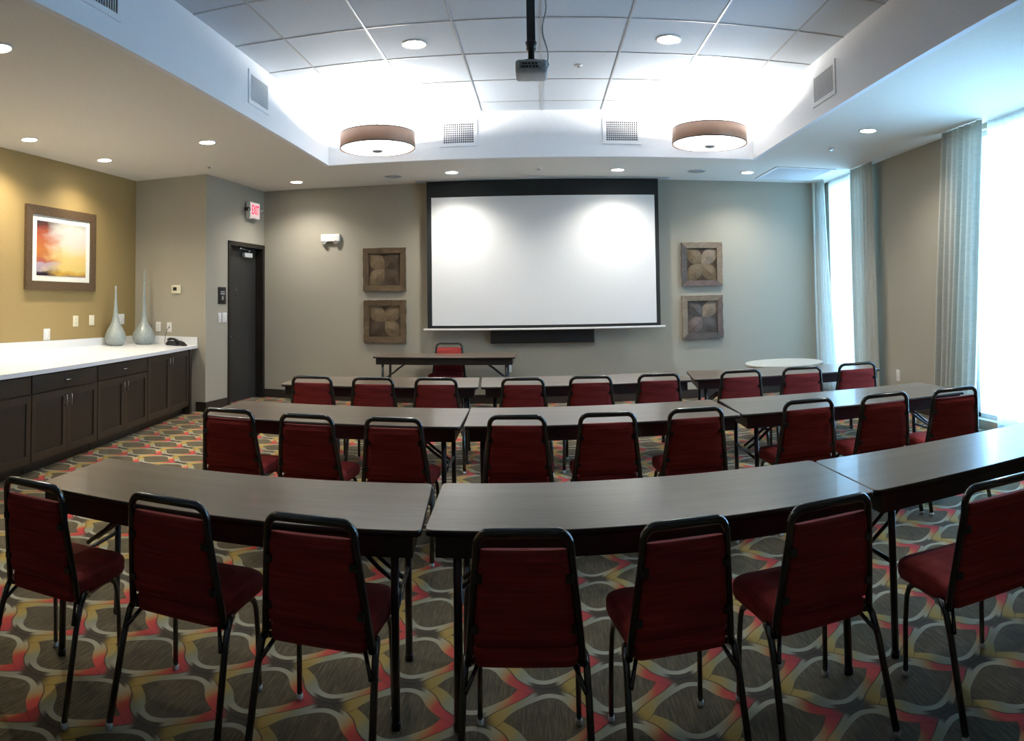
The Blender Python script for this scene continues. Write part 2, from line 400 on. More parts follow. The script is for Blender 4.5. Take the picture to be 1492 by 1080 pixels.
# right wall with two full-height window openings
W1 = (3.7, 6.35); W2 = (8.72, 10.12); WT = 3.30; WB = .10
mb = MB()
mb.box((XW, Y0, 0), (XW + .2, W1[0], ZC)); mb.box((XW, W1[1], 0), (XW + .2, W2[0], ZC)); mb.box((XW, W2[1], 0), (XW + .2, YB + .2, ZC))
for w_ in (W1, W2): mb.box((XW, w_[0], 0), (XW + .2, w_[1], WB)); mb.box((XW, w_[0], WT), (XW + .2, w_[1], ZC))
struct(mb.build('wall_right', 'taupe'))
for i, w_ in enumerate((W1, W2)):
    win = MB(); X = XW + .09; fr = .05
    win.box((X, w_[0], WB), (X + .07, w_[0] + fr, WT)); win.box((X, w_[1] - fr, WB), (X + .07, w_[1], WT))
    win.box((X, w_[0], WB), (X + .07, w_[1], WB + fr)); win.box((X, w_[0], WT - fr), (X + .07, w_[1], WT))
    nm = 3 if i == 0 else 1
    for k in range(1, nm + 1):
        yy = w_[0] + (w_[1] - w_[0]) * k / (nm + 1); win.box((X, yy - .025, WB), (X + .07, yy + .025, WT))
    o = struct(win.build('window_%d' % (i + 1), 'white'))
    MB().box((X + .03, w_[0] + fr, WB + fr), (X + .038, w_[1] - fr, WT - fr)).build('window_pane', 'glass', o)
# baseboards
bh, bt = .135, .016
struct(MB().box((-4.42, YB - bt, 0), (XW, YB, bh)).build('baseboard_back', 'basebd'))
struct(MB().box((-4.715, YBU - bt, 0), (-4.569, YBU, bh)).build('baseboard_left_return', 'basebd'))
struct(MB(TD).box((-.01, -bt, 0), (DS0 - .06, 0, bh)).build('baseboard_entry', 'basebd'))
mb = MB(); mb.box((XW - bt, W1[1], 0), (XW, W2[0], bh)); mb.box((XW - bt, Y0, 0), (XW, W1[0], bh))
struct(mb.build('baseboard_right', 'basebd'))
struct(MB().box((-5.7, Y0, 0), (4.5, Y0 + bt, bh)).build('baseboard_rear', 'basebd'))

# door
d = struct(MB(TD).box((DS0 + .02, .12, .005), (DS1 - .02, .165, DH - .02)).build('door_1', 'door'))
mb = MB(TD); c = .045
mb.box((DS0 - c, -.018, 0), (DS0, .0, DH + c)); mb.box((DS1, -.018, 0), (DS1 + c, .0, DH + c)); mb.box((DS0 - c, -.018, DH), (DS1 + c, .0, DH + c))
mb.box((DS0, -.018, 0), (DS0 + .02, .20, DH)); mb.box((DS1 - .02, -.018, 0), (DS1, .20, DH)); mb.box((DS0, -.018, DH - .02), (DS1, .20, DH))
mb.build('door_casing', 'dooredge', d)
mb = MB(TD); mb.box((1.25, .06, 2.25), (1.50, .12, 2.325), .008)
dc = mb.build('door_closer', 'silver', d)
mb = MB(TD); mb.tube([(1.42, .085, 2.33), (1.42, .085, 2.365)], .012); mb.tube([(1.42, .08, 2.365), (1.02, .03, 2.375)], .009); mb.tube([(1.02, .02, 2.35), (1.02, .02, 2.40)], .02)
mb.tube([(1.42, .08, 2.35), (1.42, .08, 2.38)], .02)
mb.build('closer_arm', 'chrome', dc)
MB(TD).tube([(1.05, .105, 1.73), (1.05, .122, 1.73)], .012).build('door_viewer', 'chrome', d)
mb = MB(TD); mb.tube([(.76, .06, 1.02), (.76, .12, 1.02)], .012); mb.tube([(.76, .06, 1.02), (.88, .06, 1.02)], .010); mb.tube([(.76, .108, 1.02), (.76, .12, 1.02)], .028)
mb.build('door_handle', 'chrome', d)

# ------------------------------------------------------------------ wall fittings on the entry wall
o = thing('room_sign', 'small black room sign with pale raised lettering beside the dark door', 'sign')
MB(TD).box((.325, -.012, 1.515), (.545, 0, 1.762), .004).build('sign_plate', 'blackplastic', o)
mb = MB(TD)
for (a, b, z, h) in ((.39, .50, 1.685, .016), (.385, .505, 1.655, .016), (.425, .465, 1.575, .04), (.418, .472, 1.622, .008)):
    n = max(2, int((b - a) / .016))
    for i in range(n): mb.box((a + (b - a) * i / n, -.0145, z), (a + (b - a) * (i + .72) / n, -.011, z + h))
mb.build('sign_lettering', 'silver', o)
def wallplate(name, label, T, s, z, w, h, kind, m='white', group=None, cat='outlet'):
    o = thing(name, label, cat, group=group)
    MB(T).box((s - w / 2, -.008, z - h / 2), (s + w / 2, 0, z + h / 2), .003).build('cover_plate', m, o)
    mb = MB(T)
    if kind == 'outlet':
        for dz in (-.02, .02):
            mb.box((s - .016, -.0105, z + dz * h / .12 - .014), (s + .016, -.007, z + dz * h / .12 + .014), .003)
        split_build(mb, 'socket', m if m == 'cream' else 'white', o)
        mb = MB(T)
        for dz in (-.02, .02):
            for dx in (-.006, .006): mb.box((s + dx - .0015, -.012, z + dz * h / .12 - .004), (s + dx + .0015, -.010, z + dz * h / .12 + .006))
        split_build(mb, 'slot', 'blackplastic', o)
    elif kind == 'switch':
        mb.box((s - w * .25, -.013, z - h * .3), (s + w * .25, -.007, z + h * .3), .004); mb.build('rocker', 'white', o)
    elif kind == 'jack':
        mb.box((s - .009, -.011, z - .009), (s + .009, -.007, z + .009)); mb.build('jack', 'blackplastic', o)
    elif kind == 'screws':
        for dz in (-.3, .3): mb.tube([(s, -.010, z + dz * h), (s, -.007, z + dz * h)], .005)
        split_build(mb, 'screw', 'silver', o)
    return o
wallplate('light_switch', 'narrow white light switch beside the door, the one farther from the door', TD, .372, 1.315, .085, .145, 'switch', cat='switch')
wallplate('light_switch', 'wider white rocker switch right next to the dark door casing', TD, .510, 1.315, .125, .145, 'switch', cat='switch')
# exit sign with two small emergency lamp heads
o = thing('exit_sign', 'white exit sign with pink red letters and two lamp heads above the dark door', 'exit sign')
MB(TD).box((1.12, -.10, 2.85), (1.44, -.02, 3.11), .006).build('sign_box', 'white', o)
MB(TD).box((1.20, -.02, 2.90), (1.36, .0, 3.06)).build('mount', 'white', o)
MB(TD).box((1.133, -.1025, 2.863), (1.427, -.0995, 3.097)).build('sign_face', 'exitface', o)
cu = bpy.data.curves.new('exit_text', 'FONT'); cu.body = 'EXIT'; cu.align_x = 'CENTER'; cu.align_y = 'CENTER'; cu.size = .205; cu.extrude = .001; cu.offset = .004
to = bpy.data.objects.new('tmp_text', cu); COL.objects.link(to); bpy.context.view_layer.update()
me = bpy.data.meshes.new_from_object(to.evaluated_get(bpy.context.evaluated_depsgraph_get())); bpy.data.objects.remove(to)
# text lies in xy: turn upright, squeeze into the face
me.transform(TD @ Matrix.Translation((1.28, -.105, 2.98)) @ Matrix.Rotation(PI / 2, 4, 'X') @ Matrix.Diagonal((.56, .98, 1, 1)))
me.materials.clear(); me.materials.append(M['exitred'])
lt = bpy.data.objects.new('exit_letters', me); COL.objects.link(lt); lt.parent = o
for sx, s in ((-1, 1.06), (1, 1.50)):
    mb = MB(TD); mb.tube([(1.28 + sx * .15, -.05, 3.0), (s, -.06, 2.985)], .012)
    mb.tube([(s, -.04, 2.985), (s, -.075, 2.985), (s - .01, -.12, 2.975)], .034, 14, taper=[.6, .9, 1])
    h = mb.build('lamp_head', 'silver' if sx > 0 else 'blackplastic', o)
    MB(TD).tube([(s - .01, -.1205, 2.975), (s - .011, -.1235, 2.975)], .030, 14).build('lens', 'mirrorlens', h)

# ------------------------------------------------------------------ left wall: outlets, thermostat, framed picture
TL = Matrix(((0, -1, 0, XG), (1, 0, 0, 0), (0, 0, 1, 0), (0, 0, 0, 1)))        # s = y, into wall = -x
TBU = Matrix(((1, 0, 0, 0), (0, 1, 0, YBU), (0, 0, 1, 0), (0, 0, 0, 1)))
TB = Matrix(((1, 0, 0, 0), (0, 1, 0, YB), (0, 0, 1, 0), (0, 0, 0, 1)))
wallplate('wall_outlet', 'white blank outlet plate on the gold wall, lowest and nearest the camera', TL, 6.56, 1.115, .125, .145, 'switch')
wallplate('wall_outlet', 'cream duplex outlet with dark sockets below the framed picture', TL, 7.14, 1.275, .11, .145, 'outlet', 'cream')
wallplate('wall_outlet', 'plain cream outlet plate just right of the duplex outlet under the picture', TL, 7.49, 1.28, .11, .14, 'screws', 'cream')
wallplate('wall_outlet', 'large white blank plate between the two grey vases on the gold wall', TL, 8.19, 1.285, .16, .15, 'screws')
wallplate('wall_outlet', 'white outlet plate left of the phone jack on the grey return wall', TBU, -5.353, 1.178, .085, .14, 'outlet')
wallplate('phone_jack', 'white jack plate above the telephone with a cord plugged in', TBU, -5.164, 1.175, .085, .14, 'jack')
wallplate('wall_outlet', 'white outlet on the pier wall between the two windows', Matrix(((0, 1, 0, XW), (-1, 0, 0, 0), (0, 0, 1, 0), (0, 0, 0, 1))), -8.01, .43, .09, .15, 'outlet')
wallplate('wall_outlet', 'white outlet low on the back wall under the head table', TB, -.522, .535, .085, .13, 'outlet')
o = thing('thermostat', 'white thermostat with small dark display on the grey return wall', 'thermostat')
MB(TBU).box((-5.125, -.03, 1.66), (-4.965, 0, 1.785), .012).build('housing', 'cream', o)
MB(TBU).box((-5.09, -.032, 1.705), (-5.03, -.028, 1.755)).build('display', 'blackplastic', o)
mb = MB(TBU)
for dz in (1.712, 1.738): mb.box((-5.008, -.034, dz), (-4.994, -.028, dz + .012))
split_build(mb, 'button', 'silver', o)

o = thing('framed_picture', 'framed abstract print in orange, yellow and cream on the gold wall', 'picture')
A0, A1, B0, B1 = 6.12, 7.52, 1.675, 2.735; fw = .115
mb = MB(TL)
def frame4(mb, a0, a1, b0, b1, w, t, y0=0.0):
    """mitred frame of four bars, proud of the wall by t"""
    o4 = ((a0, b0), (a1, b0), (a1, b1), (a0, b1)); i4 = ((a0 + w, b0 + w), (a1 - w, b0 + w), (a1 - w, b1 - w), (a0 + w, b1 - w))
    for k in range(4):
        p, q = o4[k], o4[(k + 1) % 4]; r_, s_ = i4[(k + 1) % 4], i4[k]
        lo = [mb.v((u[0], -y0, u[1])) for u in (p, q, r_, s_)]
        ti = t * .8
        hi = [mb.v((p[0], -y0 - t, p[1])), mb.v((q[0], -y0 - t, q[1])), mb.v((r_[0], -y0 - ti, r_[1])), mb.v((s_[0], -y0 - ti, s_[1]))]
        mb.f(lo); mb.f(hi[::-1])
        for j in range(4): mb.f([lo[j], lo[(j + 1) % 4], hi[(j + 1) % 4], hi[j]])
M['pframe'] = mat_noise('brown_picture_frame', (.060, .036, .018), (.11, .07, .038), (1, 6, 6), 8, .4)
frame4(mb, A0, A1, B0, B1, fw, .045); mb.build('frame', 'pframe', o)
M['matboard'] = mat_noise('cream_mat_board', (.78, .78, .70), (.82, .82, .74), (1, 1, 1), 30, .8)
MB(TL).box((A0 + .02, -.018, B0 + .02), (A1 - .02, 0, B1 - .02)).build('mat_board', 'matboard', o)
MB(TL).box((A0 + .21, -.021, B0 + .185), (A1 - .20, -.017, B1 - .185)).build('print', 'print', o)

# ------------------------------------------------------------------ buffet counter with cabinets
ea = Vector((-4.72, 8.56, 0)); eb = Vector((-4.05, 4.0, 0)); el = (ea - eb).normalized()
TC = Matrix(((el.x, -el.y, 0, ea.x), (el.y, el.x, 0, ea.y), (0, 0, 1, 0), (0, 0, 0, 1)))   # x: 0 at far end, negative toward camera; y into cabinet
CT = .93
def cab_unit(x0, x1, label, drawer, tk=.10):
    o = thing('base_cabinet', label, 'cabinet', group='base cabinets under the white countertop')
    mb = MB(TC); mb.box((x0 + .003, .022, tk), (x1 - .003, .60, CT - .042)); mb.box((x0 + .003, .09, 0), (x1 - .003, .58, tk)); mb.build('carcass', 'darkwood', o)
    top = CT - .055; g = .006
    def panel(a, b, z0, z1, name):
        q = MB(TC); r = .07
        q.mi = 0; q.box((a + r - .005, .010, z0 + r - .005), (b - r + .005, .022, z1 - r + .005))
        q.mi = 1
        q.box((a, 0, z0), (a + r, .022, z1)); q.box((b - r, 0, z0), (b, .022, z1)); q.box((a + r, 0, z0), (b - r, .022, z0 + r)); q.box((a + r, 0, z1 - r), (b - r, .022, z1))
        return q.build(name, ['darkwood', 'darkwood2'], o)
    dz = top
    if drawer:
        q = MB(TC); q.box((x0 + g, 0, top - .155), (x1 - g, .022, top), .004); dr = q.build('drawer', 'darkwood', o)
        cx = (x0 + x1) / 2; q = MB(TC)
        q.tube([(cx - .05, 0, top - .075), (cx - .045, -.026, top - .075), (cx + .045, -.026, top - .075), (cx + .05, 0, top - .075)], .005, 8); q.build('handle', 'chrome', dr)
        dz = top - .165
    cx = (x0 + x1) / 2
    for (a, b, hx) in ((x0 + g, cx - .002, cx - .045), (cx + .002, x1 - g, cx + .045)):
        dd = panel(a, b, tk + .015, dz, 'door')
        q = MB(TC); q.tube([(hx, 0, dz - .05), (hx, -.028, dz - .06), (hx, -.028, dz - .145), (hx, 0, dz - .155)], .005, 8); q.build('handle', 'chrome', dd)
    return o
cab_unit(-5.36, -4.105, 'dark base cabinet at the left frame edge, nearest the camera', True)
cab_unit(-4.100, -2.893, 'dark base cabinet with drawer and two doors, second from the left edge', True)
cab_unit(-2.889, -1.647, 'dark base cabinet with drawer and two doors, just left of the drawerless one', True)
cab_unit(-1.643, -.285, 'dark base cabinet with two tall doors and no drawer beside the end panel', False)
tag(MB(TC).box((-.28, -.01, 0), (-.20, .60, CT - .042)).build('end_panel', 'darkwood'), 'narrow dark end panel closing the cabinet run near the grey corner', 'panel')
# worktop follows the wall: wide slab
o = thing('countertop', 'long white quartz countertop with low backsplash on dark cabinets', 'countertop')
c0 = TC @ Vector((-5.42, -.03, 0)); c1 = TC @ Vector((.0, -.03, 0))
mb = MB(); mb.prism([(XG + .003, c0.y), (c0.x, c0.y), (c1.x, YBU - .003), (XG + .003, YBU - .003)], CT - .04, CT); mb.build('slab', 'quartz', o)
mb = MB(); mb.box((XG + .003, c0.y, CT), (XG + .028, YBU - .003, CT + .105)); mb.box((XG + .028, YBU - .028, CT), (c1.x - .0, YBU - .003, CT + .115)); mb.build('backsplash', 'quartz', o)
# support wall behind the cabinets
struct(MB().box((XG, c0.y + .1, 0), (XG + .45, YBU, CT - .04)).build('trim_counter_base', 'darkwood'))

# vases
def vase(loc, H, R, label):
    prof = []
    base = [(.62, 0), (.80, .02), (.98, .09), (1.0, .145), (.93, .20), (.74, .27), (.52, .34), (.36, .41), (.26, .49), (.19, .58), (.15, .68), (.115, .80), (.09, .92), (.075, 1.0)]
    if H > 1.0: base = [(.62, 0), (.80, .015), (.98, .06), (1.0, .10), (.93, .145), (.74, .20), (.50, .25), (.33, .30), (.24, .36), (.18, .44), (.135, .56), (.10, .70), (.07, .85), (.045, 1.0)]
    o = MB().lathe([(r * R, z * H) for r, z in base], n=36).build('bottle_vase', 'vase', loc=loc)
    return tag(o, label, 'vase', 'grey bottle vases on the countertop')
vase((-5.585, 7.80, CT + .001), .83, .150, 'shorter grey mosaic bottle vase with thin neck, left of the pair')
vase((-5.44, 8.30, CT + .001), 1.08, .168, 'taller grey bottle vase with needle neck standing in the corner')
# telephone
o = thing('telephone', 'black corded desk telephone on the white counter near the corner', 'telephone', (-4.93, 8.36, CT), math.radians(-22))
mb = MB()
P = [(-.13, 0), (-.13, .035), (-.09, .06), (0, .065), (.08, .045), (.12, .015), (.12, 0)]
mb.loft([[(x, y_, z * k + .001) for x, z in P] for y_, k in ((-.09, .7), (-.085, 1), (.085, 1), (.09, .7))], smooth=False); mb.build('base', 'blackplastic', o)
mb = MB(); mb.tube([(-.13, -.045, .075), (-.09, -.045, .088), (0, -.045, .092), (.06, -.045, .075), (.11, -.045, .05)], .018, 10, taper=[1.2, 1.25, .85, 1.1, 1.25]); mb.build('handset', 'blackplastic', o)
mb = MB(); mb.box((-.03, .02, .066), (.03, .06, .070)); mb.build('keypad', 'silver', o)
mb = MB()
pts = [Vector((-.10 + .002 * math.cos(i), -.02, .02)) for i in range(1)]
cord = [(.12, -.04, .03), (.15, -.06, .02), (.19, -.05, .014), (.22, -.02, .014), (.23, .01, .014)]
mb.tube(cord, .012, 8); mb.build('coiled_cord', 'blackplastic', o)
q = [(-5.164, YBU - .012, 1.165), (-5.17, YBU - .05, 1.15), (-5.20, YBU - .055, 1.06), (-5.21, YBU - .06, .96), (-5.18, YBU - .09, CT + .006), (-5.10, YBU - .13, CT + .006), (-5.03, 8.38, CT + .006)]
MB((Matrix.Translation((-4.93, 8.36, CT)) @ Matrix.Rotation(math.radians(-22), 4, 'Z')).inverted()).tube(q, .004, 6).build('wall_cord', 'blackplastic', o)

# ------------------------------------------------------------------ back wall: screen, television, reclaimed wood panels, emergency light
o = thing('projector_screen', 'large white pull-down projector screen with black border on the back wall', 'screen', (0, YB - .2, 1.1))
Ys = YB - .2
def bx(a, b, name, m, par, bev=0):
    q = MB(Matrix.Translation((0, -Ys, -1.1))).box(a, b, bev); return q.build(name, m, par)
bx((-1.88, Ys - .06, ZC - .016), (1.92, Ys + .10, ZC - .001), 'housing', 'silver', o)
bx((-1.715, Ys, 1.135), (1.755, Ys + .004, ZC - .017), 'masking', 'screenblack', o)
bx((-1.645, Ys - .003, 1.180), (1.695, Ys, 3.100), 'projection_surface', 'screen', o)
bx((-1.775, Ys - .015, 1.108), (1.825, Ys + .02, 1.137), 'weight_bar', 'white', o, .006)
o = thing('television', 'dark wall-mounted television, only its lower edge showing under the screen', 'television', (0, YB, .9))
q = MB(Matrix.Translation((0, -YB, -.9))); q.box((-.785, YB - .10, .905), (.765, YB - .03, 1.80), .008); q.build('body', 'blackplastic', o)
q = MB(Matrix.Translation((0, -YB, -.9))); q.box((-.775, YB - .103, .925), (.755, YB - .099, 1.79)); q.build('display', 'blackplastic', o)
q = MB(Matrix.Translation((0, -YB, -.9))); q.box((-.2, YB - .03, 1.2), (.2, YB - .002, 1.6)); q.build('wall_bracket', 'black', o)

def wood_panel(cx, cz, w, h, label, fm, facets, seed):
    o = thing('wood_wall_panel', label, 'wall art', (cx, YB, cz), group='square reclaimed wood panels beside the screen')
    r = random.Random(seed); fw = .085
    for k in range(4):
        mb = MB(); a, b = -w / 2, w / 2; c, d_ = -h / 2, h / 2
        o4 = [(a, c), (b, c), (b, d_), (a, d_)]; i4 = [(a + fw, c + fw), (b - fw, c + fw), (b - fw, d_ - fw), (a + fw, d_ - fw)]
        p, q_ = o4[k], o4[(k + 1) % 4]; r1, s1 = i4[(k + 1) % 4], i4[k]
        n = 8; lo = []; 
        outer = [(p[0] + (q_[0] - p[0]) * i / n, p[1] + (q_[1] - p[1]) * i / n) for i in range(n + 1)]
        inner = [(s1[0] + (r1[0] - s1[0]) * i / n, s1[1] + (r1[1] - s1[1]) * i / n) for i in range(n + 1)]
        ro = [(u + (r.uniform(-.006, .006) if 0 < i < n else 0), v_ + (r.uniform(-.006, .006) if 0 < i < n else 0)) for i, (u, v_) in enumerate(outer)]
        th = .05
        ft = [mb.v((u, -th + r.uniform(-.003, .003), v_)) for u, v_ in ro]; fi = [mb.v((u, -th * .86, v_)) for u, v_ in inner]
        bo = [mb.v((u, 0, v_)) for u, v_ in ro]; bi = [mb.v((u, 0, v_)) for u, v_ in inner]
        for i in range(n):
            mb.f([ft[i], ft[i + 1], fi[i + 1], fi[i]]); mb.f([bo[i], bo[i + 1], ft[i + 1], ft[i]]); mb.f([fi[i], fi[i + 1], bi[i + 1], bi[i]]); mb.f([bi[i], bi[i + 1], bo[i + 1], bo[i]])
        mb.f([ft[0], fi[0], bi[0], bo[0]]); mb.f([ft[n], bo[n], bi[n], fi[n]])
        mb.build('frame_board', fm[k % len(fm)], o)
    # inner field: dark ground board with four raised leaf-shaped boards forming an X
    iw, ih = w / 2 - fw + .004, h / 2 - fw + .004
    MB().box((-iw, -.014, -ih), (iw, 0, ih)).build('ground_board', facets[4], o)
    for k, (sx, sz) in enumerate(((-1, 1), (1, 1), (1, -1), (-1, -1))):
        mb = MB(); dx, dz = sx * iw * .97, sz * ih * .97; L_ = math.hypot(dx, dz); ux, uz_ = dx / L_, dz / L_; px, pz = -uz_, ux
        n = 10; rim = []
        for side in (1, -1):
            rng = range(n + 1) if side == 1 else range(n - 1, 0, -1)
            for i in rng:
                t = i / n; wd = .46 * iw * math.sin(PI * t) ** .8 * side
                rim.append((ux * L_ * t + px * wd, uz_ * L_ * t + pz * wd))
        ridge = [(ux * L_ * t, uz_ * L_ * t) for t in (.15, .5, .85)]
        rv = [mb.v((a, -.016, b)) for a, b in rim]; bv = [mb.v((a, -.012, b)) for a, b in rim]
        cv = mb.v((ridge[1][0], -.036, ridge[1][1]))
        for i in range(len(rv)):
            q_ = (i + 1) % len(rv); mb.f([rv[i], rv[q_], cv]); mb.f([bv[i], bv[q_], rv[q_], rv[i]])
        mb.build('leaf_board', facets[k], o)
    return o
wood_panel(-2.415, 2.043, .675, .665, 'upper dark brown reclaimed wood square left of the screen', ['rusticH', 'rusticV'], ['rustic1', 'rustic2', 'rustic2', 'rustic1', 'rustic2'], 1)
wood_panel(-2.413, 1.242, .665, .65, 'lower reclaimed wood square with pale crossing facets left of the screen', ['rusticH', 'rusticH', 'rusticV', 'rusticH'], ['rustic1', 'rustic1', 'rustic1', 'rustic2', 'rustic2'], 2)
wood_panel(2.449, 2.053, .645, .67, 'upper reclaimed wood square with tan X facets right of the screen', ['rusticR3', 'rusticR1', 'rusticR1', 'rusticR2'], ['rustic1', 'rusticR1', 'rustic1', 'rustic1', 'rustic2'], 3)
wood_panel(2.442, 1.240, .645, .665, 'lower reclaimed wood square with grey center facets right of the screen', ['rusticR2', 'rusticR3', 'rusticR1', 'rusticR1'], ['rusticR2', 'rusticR1', 'rusticR2', 'rusticR3', 'rusticR2'], 4)

o = thing('emergency_light', 'white two-lamp emergency light high on the back wall', 'emergency light', (-3.28, YB, 2.492))
MB().box((-.155, -.07, .0), (.155, 0, .12), .012).build('housing', 'white', o)
for sx in (-1, 1):
    h = MB().tube([(sx * .09, -.02, .005), (sx * .092, -.045, -.004), (sx * .095, -.075, -.010)], .030, 14, taper=[.7, 1, 1.05]).build('lamp_head', 'white', o)
    MB().tube([(sx * .095, -.076, -.010), (sx * .0955, -.080, -.011)], .027, 14).build('lens', 'mirrorlens', h)

# ------------------------------------------------------------------ ceiling fittings
def downlight(x, y, z, R, label, cool=False, group=None):
    o = thing('downlight', label, 'ceiling light', (x, y, z), group=group)
    MB().lathe([(R + .022, 0), (R + .020, -.007), (R + .004, -.010), (R, -.003), (R, .0)], n=28, cap=False).build('trim_ring', 'white', o)
    MB().lathe([(R, -.004), (R * .5, -.0065), (.004, -.0075)], n=28).build('lens', 'lampcool' if cool else 'lamp', o)
    return o
def spot(x, y, z, e, col, size=2.4, blend=.9, rad=.06):
    l = bpy.data.lights.new('downlight_beam', 'SPOT'); l.energy = e; l.color = col; l.spot_size = size; l.spot_blend = blend; l.shadow_soft_size = rad
    ob = bpy.data.objects.new('downlight_beam', l); ob.location = (x, y, z - .03); COL.objects.link(ob); return ob
WARM, NEU = (1.0, .89, .70), (1.0, .95, .88)
DL = [(-5.235, 5.615, 'round recessed downlight above the framed picture, nearest the gold wall left side', WARM, 130),
      (-5.233, 7.03, 'round recessed downlight above the gold wall near its corner, beyond the picture', WARM, 90),
      (-3.63, 6.82, 'round recessed downlight in the left soffit, ahead of the sprinkler', NEU, 80),
      (-3.616, 9.66, 'round recessed downlight near the exit sign and door', NEU, 90),
      (-1.25, 9.52, 'round recessed downlight over the left part of the projector screen', NEU, 100),
      (1.08, 9.52, 'round recessed downlight over the right part of the projector screen', NEU, 100),
      (2.99, 9.57, 'round recessed downlight between ceiling speaker and return grille at right', NEU, 75),
      (3.53, 6.76, 'round recessed downlight in the blue-lit right soffit', NEU, 70),
      (-3.48, 3.40, 'round recessed downlight cut by the left frame edge', NEU, 80)]
for x, y_, lab, col, e in DL:
    downlight(x, y_, ZC, .085, lab, group='recessed downlights in the soffit'); spot(x, y_, ZC, e, col)
for (x, y_) in ((-5.235, 4.2), (3.53, 3.4)):
    downlight(x, y_, ZC, .085, 'round recessed downlight over the near end of the white counter' if x < 0 else 'round recessed downlight in the right soffit nearest the camera', group='recessed downlights in the soffit'); spot(x, y_, ZC, 130 if x < 0 else 60, WARM if x < 0 else NEU)
downlight(-1.157, 6.234, ZT, .10, 'large recessed downlight in the tiled ceiling, left of the projector', True, 'downlights in the tiled ceiling'); spot(-1.157, 6.234, ZT, 90, NEU)
downlight(1.204, 6.209, ZT, .10, 'large recessed downlight in the tiled ceiling, right of the projector', True, 'downlights in the tiled ceiling'); spot(1.204, 6.209, ZT, 90, NEU)

def grille(T, x0, x1, z0, z1, label, cells=(16, 9), dark='grille_dark', name='air_vent'):
    o = thing(name, label, 'vent', group='supply grilles on the tray sides')
    fw = .045
    q = MB(T); q.box((x0 - fw, -.012, z0 - fw), (x0, 0, z1 + fw)); q.box((x1, -.012, z0 - fw), (x1 + fw, 0, z1 + fw)); q.box((x0, -.012, z0 - fw), (x1, 0, z0)); q.box((x0, -.012, z1), (x1, 0, z1 + fw)); q.build('frame', 'tray', o)
    MB(T).box((x0, -.002, z0), (x1, 0, z1)).build('backing', dark, o)
    q = MB(T); nx, nz = cells
    for i in range(nx + 1):
        xx = x0 + (x1 - x0) * i / nx; q.box((xx - .0035, -.010, z0), (xx + .0035, -.002, z1))
    for i in range(1, nz):
        zz = z0 + (z1 - z0) * i / nz; q.box((x0, -.006, zz - .0025), (x1, -.002, zz + .0025))
    q.build('louver', 'tray', o); return o
TF = Matrix.Translation((0, YF, 0))
TLs = Matrix(((0, -1, 0, XL), (1, 0, 0, 0), (0, 0, 1, 0), (0, 0, 0, 1)))
TRs = Matrix(((0, 1, 0, XR), (-1, 0, 0, 0), (0, 0, 1, 0), (0, 0, 0, 1)))
grille(TF, -1.235, -.845, 3.565, 3.815, 'white grille with dark cells on the front tray face, left of center')
grille(TF, .84, 1.245, 3.565, 3.81, 'white grille with dark cells on the front tray face, right of center')
grille(TLs, 6.10, 6.53, 3.55, 3.80, 'square white grille on the left tray side near the left pendant', dark='grille_grey')
grille(TLs, 3.28, 3.85, 3.565, 3.82, 'white slotted grille on the left tray side at the top frame edge', cells=(20, 2))
grille(TRs, -6.49, -6.01, 3.53, 3.78, 'square white grille on the right tray side near the right pendant', dark='grille_grey')
# return-air grille and speakers in the soffit
o = thing('return_air_grille', 'large pale blue return air grille in the soffit before the far window', 'vent', (3.72, 9.55, ZC))
q = MB(); q.box((-.46, -.50, -.012), (.46, -.45, 0)); q.box((-.46, .45, -.012), (.46, .50, 0)); q.box((-.46, -.45, -.012), (-.41, .45, 0)); q.box((.41, -.45, -.012), (.46, .45, 0)); q.build('frame', 'tray', o)
q = MB(); q.box((-.41, -.45, -.004), (.41, .45, -.001)); q.build('backing', 'grille_grey', o)
q = MB()
for i in range(30): q.box((-.41, -.44 + i * .03, -.010), (.41, -.428 + i * .03, -.004))
q.build('louver', 'tray', o)
for x, y_, lab in ((-2.12, 9.655, 'round flush ceiling speaker left of the projector screen'), (2.22, 9.56, 'round flush ceiling speaker right of the projector screen')):
    o = thing('ceiling_speaker', lab, 'speaker', (x, y_, ZC), group='flush round ceiling speakers')
    MB().lathe([(.145, 0), (.143, -.008), (.130, -.010), (.128, -.004)], n=32, cap=False).build('trim_ring', 'soffit', o)
    MB().lathe([(.129, -.003), (.07, -.006), (.003, -.007)], n=32).build('mesh_cover', 'ceil_grey', o)
def sprinkler(x, y, z, lab, pend=True):
    o = thing('sprinkler_head', lab, 'sprinkler', (x, y, z), group='ceiling sprinkler heads')
    MB().lathe([(.045, 0), (.042, -.006), (.015, -.008)], n=20).build('escutcheon', 'white', o)
    q = MB(); q.tube([(0, 0, 0), (0, 0, -.018)], .008, 8); q.tube([(-.010, 0, -.006), (-.012, 0, -.018), (0, 0, -.026)], .003, 6); q.tube([(.010, 0, -.006), (.012, 0, -.018), (0, 0, -.026)], .003, 6); q.build('body', 'chrome', o)
    MB().lathe([(.020, -.025), (.020, -.028)], n=12).build('deflector', 'chrome', o)
sprinkler(-4.256, 8.056, ZC, 'small sprinkler head in the left soffit before the grey corner')
sprinkler(-.026, 9.377, ZC, 'small sprinkler head in the soffit above the screen center')
sprinkler(.406, 6.977, ZT, 'small sprinkler head in the tiled ceiling right of the projector')
sprinkler(3.52, 7.747, ZC, 'small sprinkler head in the right soffit near the windows')

